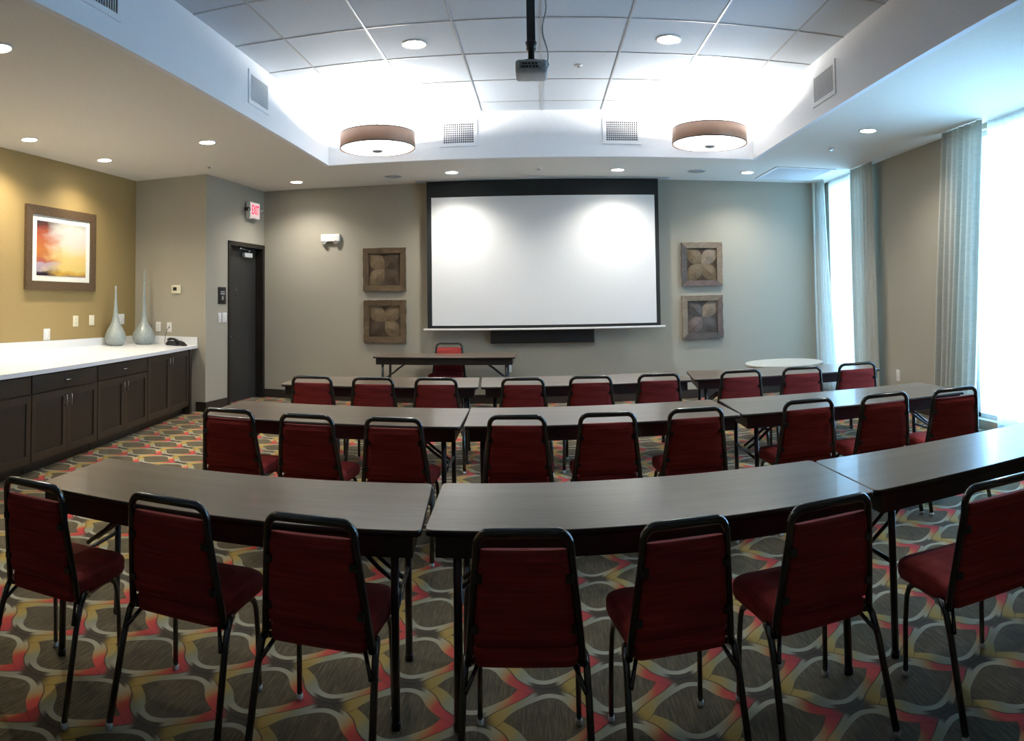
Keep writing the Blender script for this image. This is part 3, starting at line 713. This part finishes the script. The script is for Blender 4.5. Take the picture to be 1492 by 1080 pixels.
# pendants
def pendant(x, y, lab):
    o = thing('drum_pendant', lab, 'pendant lamp', (x, y, ZT), group='brown drum pendants in the tray')
    R = .45; zt, zb = -.385, -.565
    q = MB(); q.lathe([(R, zt), (R + .004, zt - .004), (R + .004, zb + .004), (R, zb)], n=64, cap=False); q.lathe([(R - .008, zb), (R - .008, zt)], n=64, cap=False)
    q.lathe([(R, zb), (R - .008, zb)], n=64, cap=False); q.lathe([(R - .008, zt), (R, zt)], n=64, cap=False)
    sh = q.build('drum_shade', 'drum', o)
    q = MB(); q.lathe([(R + .0055, zt + .001), (R + .0055, zt - .010)], n=64, cap=False); q.lathe([(R + .0055, zb + .010), (R + .0055, zb - .001)], n=64, cap=False); q.build('rim', 'dooredge', sh)
    MB().lathe([(R - .010, zb + .012), (R - .03, zb - .002), (R * .8, zb - .012), (R * .4, zb - .022), (.03, zb - .026)], n=64, cap=False).build('diffuser', 'diffuser', o)
    MB().lathe([(.066, zb - .022), (.066, zb - .032), (.052, zb - .042), (.01, zb - .046)], n=24).build('finial', 'grille_grey', o)
    MB().tube([(0, 0, -.02), (0, 0, zb - .02)], .008, 10).build('stem', 'chrome', o)
    MB().lathe([(.065, 0), (.063, -.012), (.03, -.024), (.01, -.028)], n=24).build('canopy', 'white', o)
    q = MB()
    for k in range(3):
        a = k * 2 * PI / 3; q.tube([(0, 0, zt - .05), ((R - .01) * math.cos(a), (R - .01) * math.sin(a), zt - .05)], .004, 6)
    q.build('spider', 'chrome', o)
    for k in range(3):
        a = k * 2 * PI / 3 + .5
        l = bpy.data.lights.new('pendant_bulb', 'POINT'); l.energy = 62; l.color = (1, .97, .92); l.shadow_soft_size = .05
        ob = bpy.data.objects.new('pendant_bulb', l); ob.location = (x + .2 * math.cos(a), y + .2 * math.sin(a), ZT + zt - .07); COL.objects.link(ob)
pendant(-1.95, 8.0, 'brown drum pendant lamp on the left side of the ceiling tray')
pendant(2.03, 8.0, 'brown drum pendant lamp on the right side of the ceiling tray')

# projector on its pole
PYc = 4.6
o = thing('projector', 'grey ceiling projector hanging from a black pole', 'projector', (-.052, PYc, 3.15))
MB().box((-.108, -.10, -.088), (.108, .10, .008), .022).build('body', 'silver', o)
q = MB(); q.box((-.078, -.103, -.058), (.062, -.098, -.012)); q.build('port_panel', 'grille_grey', o)
q = MB()
for i, x in enumerate((-.066, -.050, -.034, -.012, .012, .030)): q.box((x, -.106, -.052), (x + .012, -.101, -.040))
for i, x in enumerate((-.060, -.042, -.020, .004, .026)): q.box((x, -.106, -.030), (x + .014, -.101, -.020))
split_build(q, 'port', 'blackplastic', o)
MB().tube([(0, .095, -.040), (0, .12, -.040)], .032, 20).build('lens', 'blackplastic', o)
q = MB(); q.tube([(-.095, 0, .006), (-.085, 0, .022), (-.05, 0, .026), (0, 0, .034), (.05, 0, .026), (.085, 0, .022), (.095, 0, .006)], .011, 8); q.build('mount_arm', 'black', o)
q = MB(); q.lathe([(.022, .03), (.022, .10), (.034, .10), (.034, .125), (.040, .14), (.040, .155), (.030, .16)], n=16)
q.build('mount_collar', 'black', o)
q = MB(); q.box((-.029, -.029, .155), (.029, .029, ZT - 3.15)); q.build('pole', 'black', o)
q = MB(); pts = []
for i in range(26):
    t_ = i / 25; z = (ZT - 3.15 - .005) * (1 - t_) + .0 * t_; pts.append((.080 + .016 * math.sin(t_ * 15) + (.018 * t_), -.05, z))
pts += [(.116, -.08, -.03), (.100, -.120, -.075), (.075, -.125, -.065), (.05, -.12, -.04), (.045, -.105, -.03)]
q.tube(pts, .0055, 6); q.build('cable', 'silver', o)

# ------------------------------------------------------------------ curtains
def curtain(y0, y1, x, label, m='drape', folds=7, amp=.035, flare=0.0, z0=.03, z1=ZC - .005, side=0, lean=0.0, name='drape_panel', group='linen drapes at the windows'):
    q = MB(); nz = 14; ny = folds * 10; th = .004; r = random.Random(int(y0 * 100)); phs = [r.uniform(-.5, .5) for _ in range(folds + 2)]
    rows = []
    for back in (0, 1):
        g = []
        for j in range(nz + 1):
            t_ = j / nz; z = z0 + (z1 - z0) * t_; row = []
            for i in range(ny + 1):
                s = i / ny; ph = s * folds * 2 * PI; k = int(s * folds)
                a = amp * (.55 + .45 * (1 - t_) + .25 * math.sin(phs[k] * 6)) * (1 if t_ < .97 else .6)
                yy = y0 + (y1 - y0) * s + lean * (1 - t_)
                if side: yy += (flare * (1 - t_) ** 1.5) * (1 - s if side < 0 else s) * side
                xx = x + a * math.sin(ph + phs[k] * .6 * (1 - t_)) + th * back + .012 * math.sin(s * 9 + t_ * 4) * (1 - t_)
                row.append(q.v((xx, yy, z)))
            g.append(row)
        rows.append(g)
    for g in rows:
        for j in range(nz):
            for i in range(ny): q.f([g[j][i], g[j][i + 1], g[j + 1][i + 1], g[j + 1][i]], True)
    A, B = rows
    for i in range(ny): q.f([A[0][i], A[0][i + 1], B[0][i + 1], B[0][i]]); q.f([A[nz][i], A[nz][i + 1], B[nz][i + 1], B[nz][i]])
    for j in range(nz): q.f([A[j][0], A[j + 1][0], B[j + 1][0], B[j][0]]); q.f([A[j][ny], A[j + 1][ny], B[j + 1][ny], B[j][ny]])
    return tag(q.build(name, m), label, 'curtain', group)
XC = 4.40
curtain(9.93, 10.30, 4.36, 'pale drape hanging at the far end of the far window by the back wall', 'drape_pale', folds=5, flare=.30, side=-1)
curtain(8.34, 9.02, XC, 'grey linen drape on the near side of the far window', folds=7)
curtain(5.78, 6.55, XC - .02, 'wide grey linen drape at the edge of the large near window', folds=7, lean=.36)
curtain(3.65, 5.85, XW - .03, 'white sheer glowing over the large near window', 'sheer', folds=24, amp=.018, name='sheer_curtain', group='white sheers at the windows')
curtain(8.95, 10.05, XW - .03, 'white sheer glowing over the narrow far window', 'sheer', folds=9, amp=.018, name='sheer_curtain', group='white sheers at the windows')

# ------------------------------------------------------------------ tables
def make_table(name, label):
    """1.83 x 0.72 folding table: origin on the floor below the centre"""
    o = thing(name, label, 'table', group='dark wood folding training tables')
    L, D, H = 1.83, .72, .74
    q = MB(); q.mi = 0
    pts = rrect(L, D, .03)
    q.prism(pts, H - .022, H, True); q.build('tabletop', 'table', o)
    q = MB(); pts = rrect(L + .003, D + .003, .03); inner = rrect(L - .002, D - .002, .03)
    A = [q.v((x, y_, H - .0235)) for x, y_ in pts]; B = [q.v((x, y_, H - .003)) for x, y_ in pts]; n = len(pts)
    C_ = [q.v((x, y_, H - .0235)) for x, y_ in inner]; D_ = [q.v((x, y_, H - .003)) for x, y_ in inner]
    for i in range(n):
        j = (i + 1) % n; q.f([A[i], A[j], B[j], B[i]], True); q.f([A[i], A[j], C_[j], C_[i]]); q.f([B[i], B[j], D_[j], D_[i]])
    q.build('edge_band', 'laminate_edge', o)
    q = MB(); ax, ay, t, ah = L / 2 - .035, D / 2 - .03, .018, .085
    q.box((-ax, -ay, H - .022 - ah), (ax, -ay + t, H - .022)); q.box((-ax, ay - t, H - .022 - ah), (ax, ay, H - .022))
    q.box((-ax, -ay + t, H - .022 - ah), (-ax + t, ay - t, H - .022)); q.box((ax - t, -ay + t, H - .022 - ah), (ax, ay - t, H - .022))
    q.build('apron', 'laminate_edge', o)
    for sx in (-1, 1):
        lx = sx * (L / 2 - .115)
        for sy in (-1, 1):
            q = MB(); ly = sy * (D / 2 - .085); z1 = H - .03
            q.tube([(lx, ly, z1), (lx, ly, .34), (lx + sx * .002, ly, .012)], .0175, 12); lg = q.build('leg', 'black', o)
            MB().lathe([(.020, 0), (.021, .02), (.018, .03)], c=(lx + sx * .002, ly, 0), n=12).build('foot_cap', 'blackplastic', lg)
        q = MB(); ly = D / 2 - .085
        q.tube([(lx, -ly, .40), (lx, ly, .40)], .010, 8); q.build('crossbar', 'black', o)
        q = MB(); q.tube([(lx, -ly, z1 - .02), (lx, ly, z1 - .02)], .010, 8); q.build('crossbar', 'black', o)
        q = MB()
        q.tube([(lx, -.05, .43), (lx - sx * .10, -.05, .50), (lx - sx * .17, -.05, .56), (lx - sx * .36, -.03, H - .04)], .010, 8)
        q.tube([(lx, .05, .43), (lx - sx * .10, .05, .50), (lx - sx * .17, .05, .56), (lx - sx * .36, .03, H - .04)], .010, 8)
        q.tube([(lx - sx * .16, -.055, .555), (lx - sx * .16, .055, .555)], .012, 8)
        q.build('folding_brace', 'black', o)
    return o
TABLES = [  # front-left, front-right, depth, label
    ((-2.06, 2.285), (-.445, 2.440), .63, 'dark wood folding table at the left of the nearest row'),
    ((-.430, 2.452), (1.300, 2.525), .63, 'dark wood folding table in the middle of the nearest row'),
    ((1.312, 2.530), (3.05, 2.61), .60, 'dark wood folding table at the right of the nearest row, cut by the frame'),
    ((-2.39, 4.41), (-.548, 4.445), .76, 'dark wood folding table at the left of the second row'),
    ((-.522, 4.470), (1.335, 4.550), .76, 'dark wood folding table in the middle of the second row'),
    ((1.350, 4.551), (3.16, 4.51), .74, 'dark wood folding table at the right of the second row'),
    ((-2.54, 6.33), (-.620, 6.470), .80, 'dark wood folding table at the left of the third row'),
    ((-.590, 6.475), (1.450, 6.630), .80, 'dark wood folding table in the middle of the third row'),
    ((1.480, 6.660), (3.44, 6.45), .76, 'dark wood folding table at the right of the third row, before the white table'),
    ((-2.365, 9.35), (-.385, 9.37), .66, 'head table standing alone before the projector screen'),
]
base = None
for i, (a, b, dp, lab) in enumerate(TABLES):
    a, b = Vector(a), Vector(b); e_ = b - a; L_ = e_.length; ang = math.atan2(e_.y, e_.x); n_ = Vector((-e_.y, e_.x)) / L_
    c_ = (a + b) / 2 + n_ * dp / 2
    sc = (L_ / 1.83, dp / .72, 1.054 if i == 9 else 1.0)
    if base is None: base = make_table('folding_table', lab); t = base; base.location = (c_.x, c_.y, 0); base.rotation_euler = (0, 0, ang); base.scale = sc
    else: t = dup(base, (c_.x, c_.y, 0), ang, lab, None, sc)
# round white table by the window
o = thing('round_table', 'white round table by the far window behind the third row', 'table', (2.84, 7.80, 0))
MB().lathe([(.45, .705), (.47, .715), (.47, .735), (.465, .74)], n=48).build('tabletop', 'whitetable', o)
MB().lathe([(.26, .0), (.26, .015), (.05, .04), (.032, .06), (.032, .66), (.10, .70), (.12, .705)], n=24).build('pedestal', 'black', o)

# ------------------------------------------------------------------ chairs
def make_chair(label):
    """stacking banquet chair: origin on the floor below the top rail, sitter faces +y"""
    o = thing('stacking_chair', label, 'chair', group='burgundy stacking chairs with black frames')
    TW, BW = .173, .226           # half width of the frame at the top and at the seat
    def fp(t):                    # side tube centre at height fraction t (0 bottom .. 1 top)
        return (TW + (BW - TW) * (1 - t), .095 * (1 - t) ** 1.0 + .0, .40 + (.84 - .40) * t)
    pts = []
    for i in range(0, 9): w_, y_, z_ = fp(i / 10); pts.append((-w_, y_, z_))
    w8, y8, z8 = fp(.84); R = .055; zt = .845
    n = 7
    for i in range(n + 1):
        a = PI - (PI / 2) * i / n; pts.append((-w8 + R + R * math.cos(a), y8 * (1 - i / n), zt - R + R * math.sin(a)))
    for i in range(n + 1):
        a = PI / 2 - (PI / 2) * i / n; pts.append((w8 - R + R * math.cos(a), y8 * (i / n), zt - R + R * math.sin(a)))
    for i in range(8, -1, -1): w_, y_, z_ = fp(i / 10); pts.append((w_, y_, z_))
    q = MB(); q.tube(pts, .0155, 12, r2=.0155, up=Vector((0, 1, 0)))
    q.build('back_frame', 'blackgloss', o)
    # padded back panel between the side tubes
    q = MB(); rings = []
    N = 18
    for i in range(N + 1):
        t = i / N; z = .462 + (.790 - .462) * t; k = (z - .40) / .44
        w_ = (TW + (BW - TW) * (1 - k)) - .010; yc = .095 * (1 - k) + .004
        edge = min(1, min(t, 1 - t) * 9); th = .010 + .016 * math.sqrt(max(0, edge)) ; 
        ww = w_ - .006 * (1 - edge)
        ring = []
        K = 20
        for j in range(K):
            a = 2 * PI * j / K; cx_ = math.copysign(abs(math.cos(a)) ** .35, math.cos(a)); sy = math.copysign(abs(math.sin(a)) ** .6, math.sin(a))
            ring.append((cx_ * ww, yc + sy * th * (1.0 if sy < 0 else 1.25), z))
        rings.append(ring)
    q.loft(rings); q.build('backrest', 'red', o)
    q = MB()
    for sx in (-1, 1):
        for z in (.70, .53):
            k = (z - .40) / .44; w_ = (TW + (BW - TW) * (1 - k)); yc = .095 * (1 - k)
            q.box((sx * (w_ - .030), yc - .026, z - .012), (sx * (w_ - .002), yc - .012, z + .012))
    split_build(q, 'mounting_bracket', 'black', o)
    # seat cushion: rounded front, slightly tapering to the back
    q = MB(); prof = []
    def outline(inset, z):
        y0, y1 = .080 + inset, .530 - inset; wb, wf = .205 - inset, .240 - inset; pts_ = []
        for (cx_, cy, r, a0) in ((wb, y0, .03, -PI / 2), (wf, y1, .085, 0), (-wf, y1, .085, PI / 2), (-wb, y0, .03, PI)):
            for i in range(7):
                a = a0 + (PI / 2) * i / 6
                sx = 1 if cx_ > 0 else -1; sy = 1 if cy > .3 else -1
                pts_.append((cx_ - sx * r + r * math.cos(a), cy - sy * r + r * math.sin(a), z + (.008 * (cy - .3)) - (.012 * max(0, (cy - sy * r + r * math.sin(a)) - .40) / .1)))
        return pts_
    for inset, z in ((.02, .392), (.006, .397), (.0, .412), (.0, .448), (.006, .460), (.02, .468), (.05, .473), (.10, .476)): prof.append(outline(inset, z))
    q.loft(prof); q.build('seat', 'red_seat', o)
    # under-seat frame with braces to the legs
    q = MB()
    for sx in (-1, 1):
        q.tube([(sx * BW, .095, .405), (sx * (BW - .02), .13, .392), (sx * .195, .22, .388), (sx * .20, .46, .388)], .011, 8)
        q.tube([(sx * .19, .115, .392), (sx * .232, .045, .335)], .009, 8)
    q.tube([(-.20, .30, .388), (.20, .30, .388)], .009, 8); q.tube([(-.20, .45, .388), (.20, .45, .388)], .009, 8); q.tube([(-.19, .14, .388), (.19, .14, .388)], .009, 8)
    q.build('seat_frame', 'blackgloss', o)
    for sx in (-1, 1):
        q = MB(); q.tube([(sx * .212, .19, .395), (sx * .228, .155, .412), (sx * .236, .12, .412), (sx * .239, .09, .385), (sx * .243, .055, .31), (sx * .252, -.035, .012)], .0148, 10)
        lg = q.build('leg', 'blackgloss', o)
        MB().lathe([(.014, 0), (.0165, .004), (.0165, .016), (.014, .022)], c=(sx * .252, -.035, 0), n=12).build('glide', 'glide', lg)
        q = MB(); q.tube([(sx * .195, .33, .392), (sx * .207, .385, .388), (sx * .215, .415, .365), (sx * .219, .43, .33), (sx * .222, .445, .22), (sx * .224, .455, .012)], .0125, 10)
        lg = q.build('leg', 'blackgloss', o)
        MB().lathe([(.014, 0), (.0165, .004), (.0165, .016), (.014, .022)], c=(sx * .224, .455, 0), n=12).build('glide', 'glide', lg)
    return o
NARROW = {0: .72, 3: .81, 4: .77}
rowA = [(-1.812, 1.985, 8), (-1.292, 2.127, 3), (-.761, 2.146, 1), (-.070, 2.129, 0), (.441, 2.150, 5), (.950, 2.165, 5), (1.555, 2.010, -2)]
rowB = [(-1.994, 4.046, 3), (-1.450, 4.037, 1), (-.903, 4.060, 1), (-.168, 4.199, -1), (.389, 4.228, 0), (.950, 4.246, -1), (1.717, 4.249, -1), (2.256, 4.178, -3), (2.760, 4.060, -8)]
rowC = [(-2.136, 6.110, 6), (-1.556, 6.146, 4), (-.978, 6.200, 3), (-.188, 6.188, -2), (.426, 6.245, -2), (1.053, 6.242, -4), (1.826, 6.200, -5), (2.425, 6.152, -7), (3.018, 6.161, -9)]
seatn = ['left', 'middle', 'right']
spots = []
for (row, nm, s) in ((rowA, 'nearest row', .84), (rowB, 'second row', .93), (rowC, 'third row', 1.01)):
    for i, (x, y_, a) in enumerate(row):
        if row is rowA and i == 6: lab = 'burgundy padded stacking chair in the nearest row, at the right table, cut by the frame'
        else: lab = 'burgundy padded stacking chair in the %s, %s seat of the %s table' % (nm, seatn[i % 3], ['left', 'middle', 'right'][i // 3])
        spots.append((x, y_, a, NARROW.get(i, s) if row is rowA else s, lab))
cb = None
for x, y_, a, s, lab in spots:
    sc = (s, .98 if s < .9 else 1.05, 1.0)
    if cb is None: cb = make_chair(lab); cb.location = (x, y_, 0); cb.rotation_euler = (0, 0, math.radians(a)); cb.scale = sc
    else: dup(cb, (x, y_, 0), math.radians(a), lab, None, sc)
dup(cb, (-1.39, 10.13, 0), PI, 'burgundy padded chair behind the head table, facing the room', None, (1.06, .5 * 2 * .98, 1.09))

# ------------------------------------------------------------------ light from outside
w = bpy.data.worlds.new('daylight'); scene.world = w; w.use_nodes = True; nt = w.node_tree; nt.nodes.clear()
wo = nt.nodes.new('ShaderNodeOutputWorld'); bg = nt.nodes.new('ShaderNodeBackground'); lk(nt, bg.outputs[0], wo.inputs[0])
tc = nt.nodes.new('ShaderNodeTexCoord'); sp = nt.nodes.new('ShaderNodeSeparateXYZ'); lk(nt, tc.outputs['Generated'], sp.inputs[0])
mr = nt.nodes.new('ShaderNodeMapRange'); mr.inputs[1].default_value = -1; mr.inputs[2].default_value = 1; lk(nt, sp.outputs[2], mr.inputs[0])
wc = ramp(nt, mr.outputs[0], [(0, (.32, .44, .58)), (.48, (.34, .56, .86)), (.52, (.33, .60, 1.0)), (1, (.22, .52, 1.0))])
lk(nt, wc, bg.inputs[0]); bg.inputs[1].default_value = 14
for w_ in (W1, W2):
    l = bpy.data.lights.new('window_portal', 'AREA'); l.shape = 'RECTANGLE'; l.size = WT - WB; l.size_y = w_[1] - w_[0]; l.cycles.is_portal = True
    ob = bpy.data.objects.new('window_portal', l); ob.location = (XW + .19, (w_[0] + w_[1]) / 2, (WT + WB) / 2)
    ob.rotation_euler = (0, PI / 2, 0); COL.objects.link(ob)

# ------------------------------------------------------------------ camera: cylindrical sweep panorama
def camrot(yaw, pitch, roll):
    cy, sy, cp, sp_, cr, sr = math.cos(yaw), math.sin(yaw), math.cos(pitch), math.sin(pitch), math.cos(roll), math.sin(roll)
    Yw = Matrix(((cy, -sy, 0), (sy, cy, 0), (0, 0, 1))); P_ = Matrix(((1, 0, 0), (0, cp, -sp_), (0, sp_, cp))); Q = Matrix(((cr, 0, sr), (0, 1, 0), (-sr, 0, cr)))
    return Q @ P_ @ Yw
R_ = camrot(-.044, -.038, -.013)
right, fwd, up = Vector(R_[0]), Vector(R_[1]), Vector(R_[2])
cd = bpy.data.cameras.new('camera'); cam = bpy.data.objects.new('camera', cd); COL.objects.link(cam)
cam.matrix_world = Matrix(((right.x, up.x, -fwd.x, 0), (right.y, up.y, -fwd.y, 0), (right.z, up.z, -fwd.z, 1.56), (0, 0, 0, 1)))
cd.type = 'PANO'; cd.panorama_type = 'CENTRAL_CYLINDRICAL'
cd.central_cylindrical_radius = 1.0
cd.central_cylindrical_range_u_min = -.746; cd.central_cylindrical_range_u_max = .746
cd.central_cylindrical_range_v_min = -.6815; cd.central_cylindrical_range_v_max = .3985
cd.clip_start = .05; cd.clip_end = 200
scene.camera = cam

scene.cycles.use_denoising = True
scene.cycles.max_bounces = 8; scene.cycles.diffuse_bounces = 4; scene.cycles.glossy_bounces = 3; scene.cycles.transparent_max_bounces = 12
scene.cycles.sample_clamp_indirect = 6
scene.view_settings.view_transform = 'Standard'
scene.view_settings.look = 'None'
scene.view_settings.exposure = 0.65
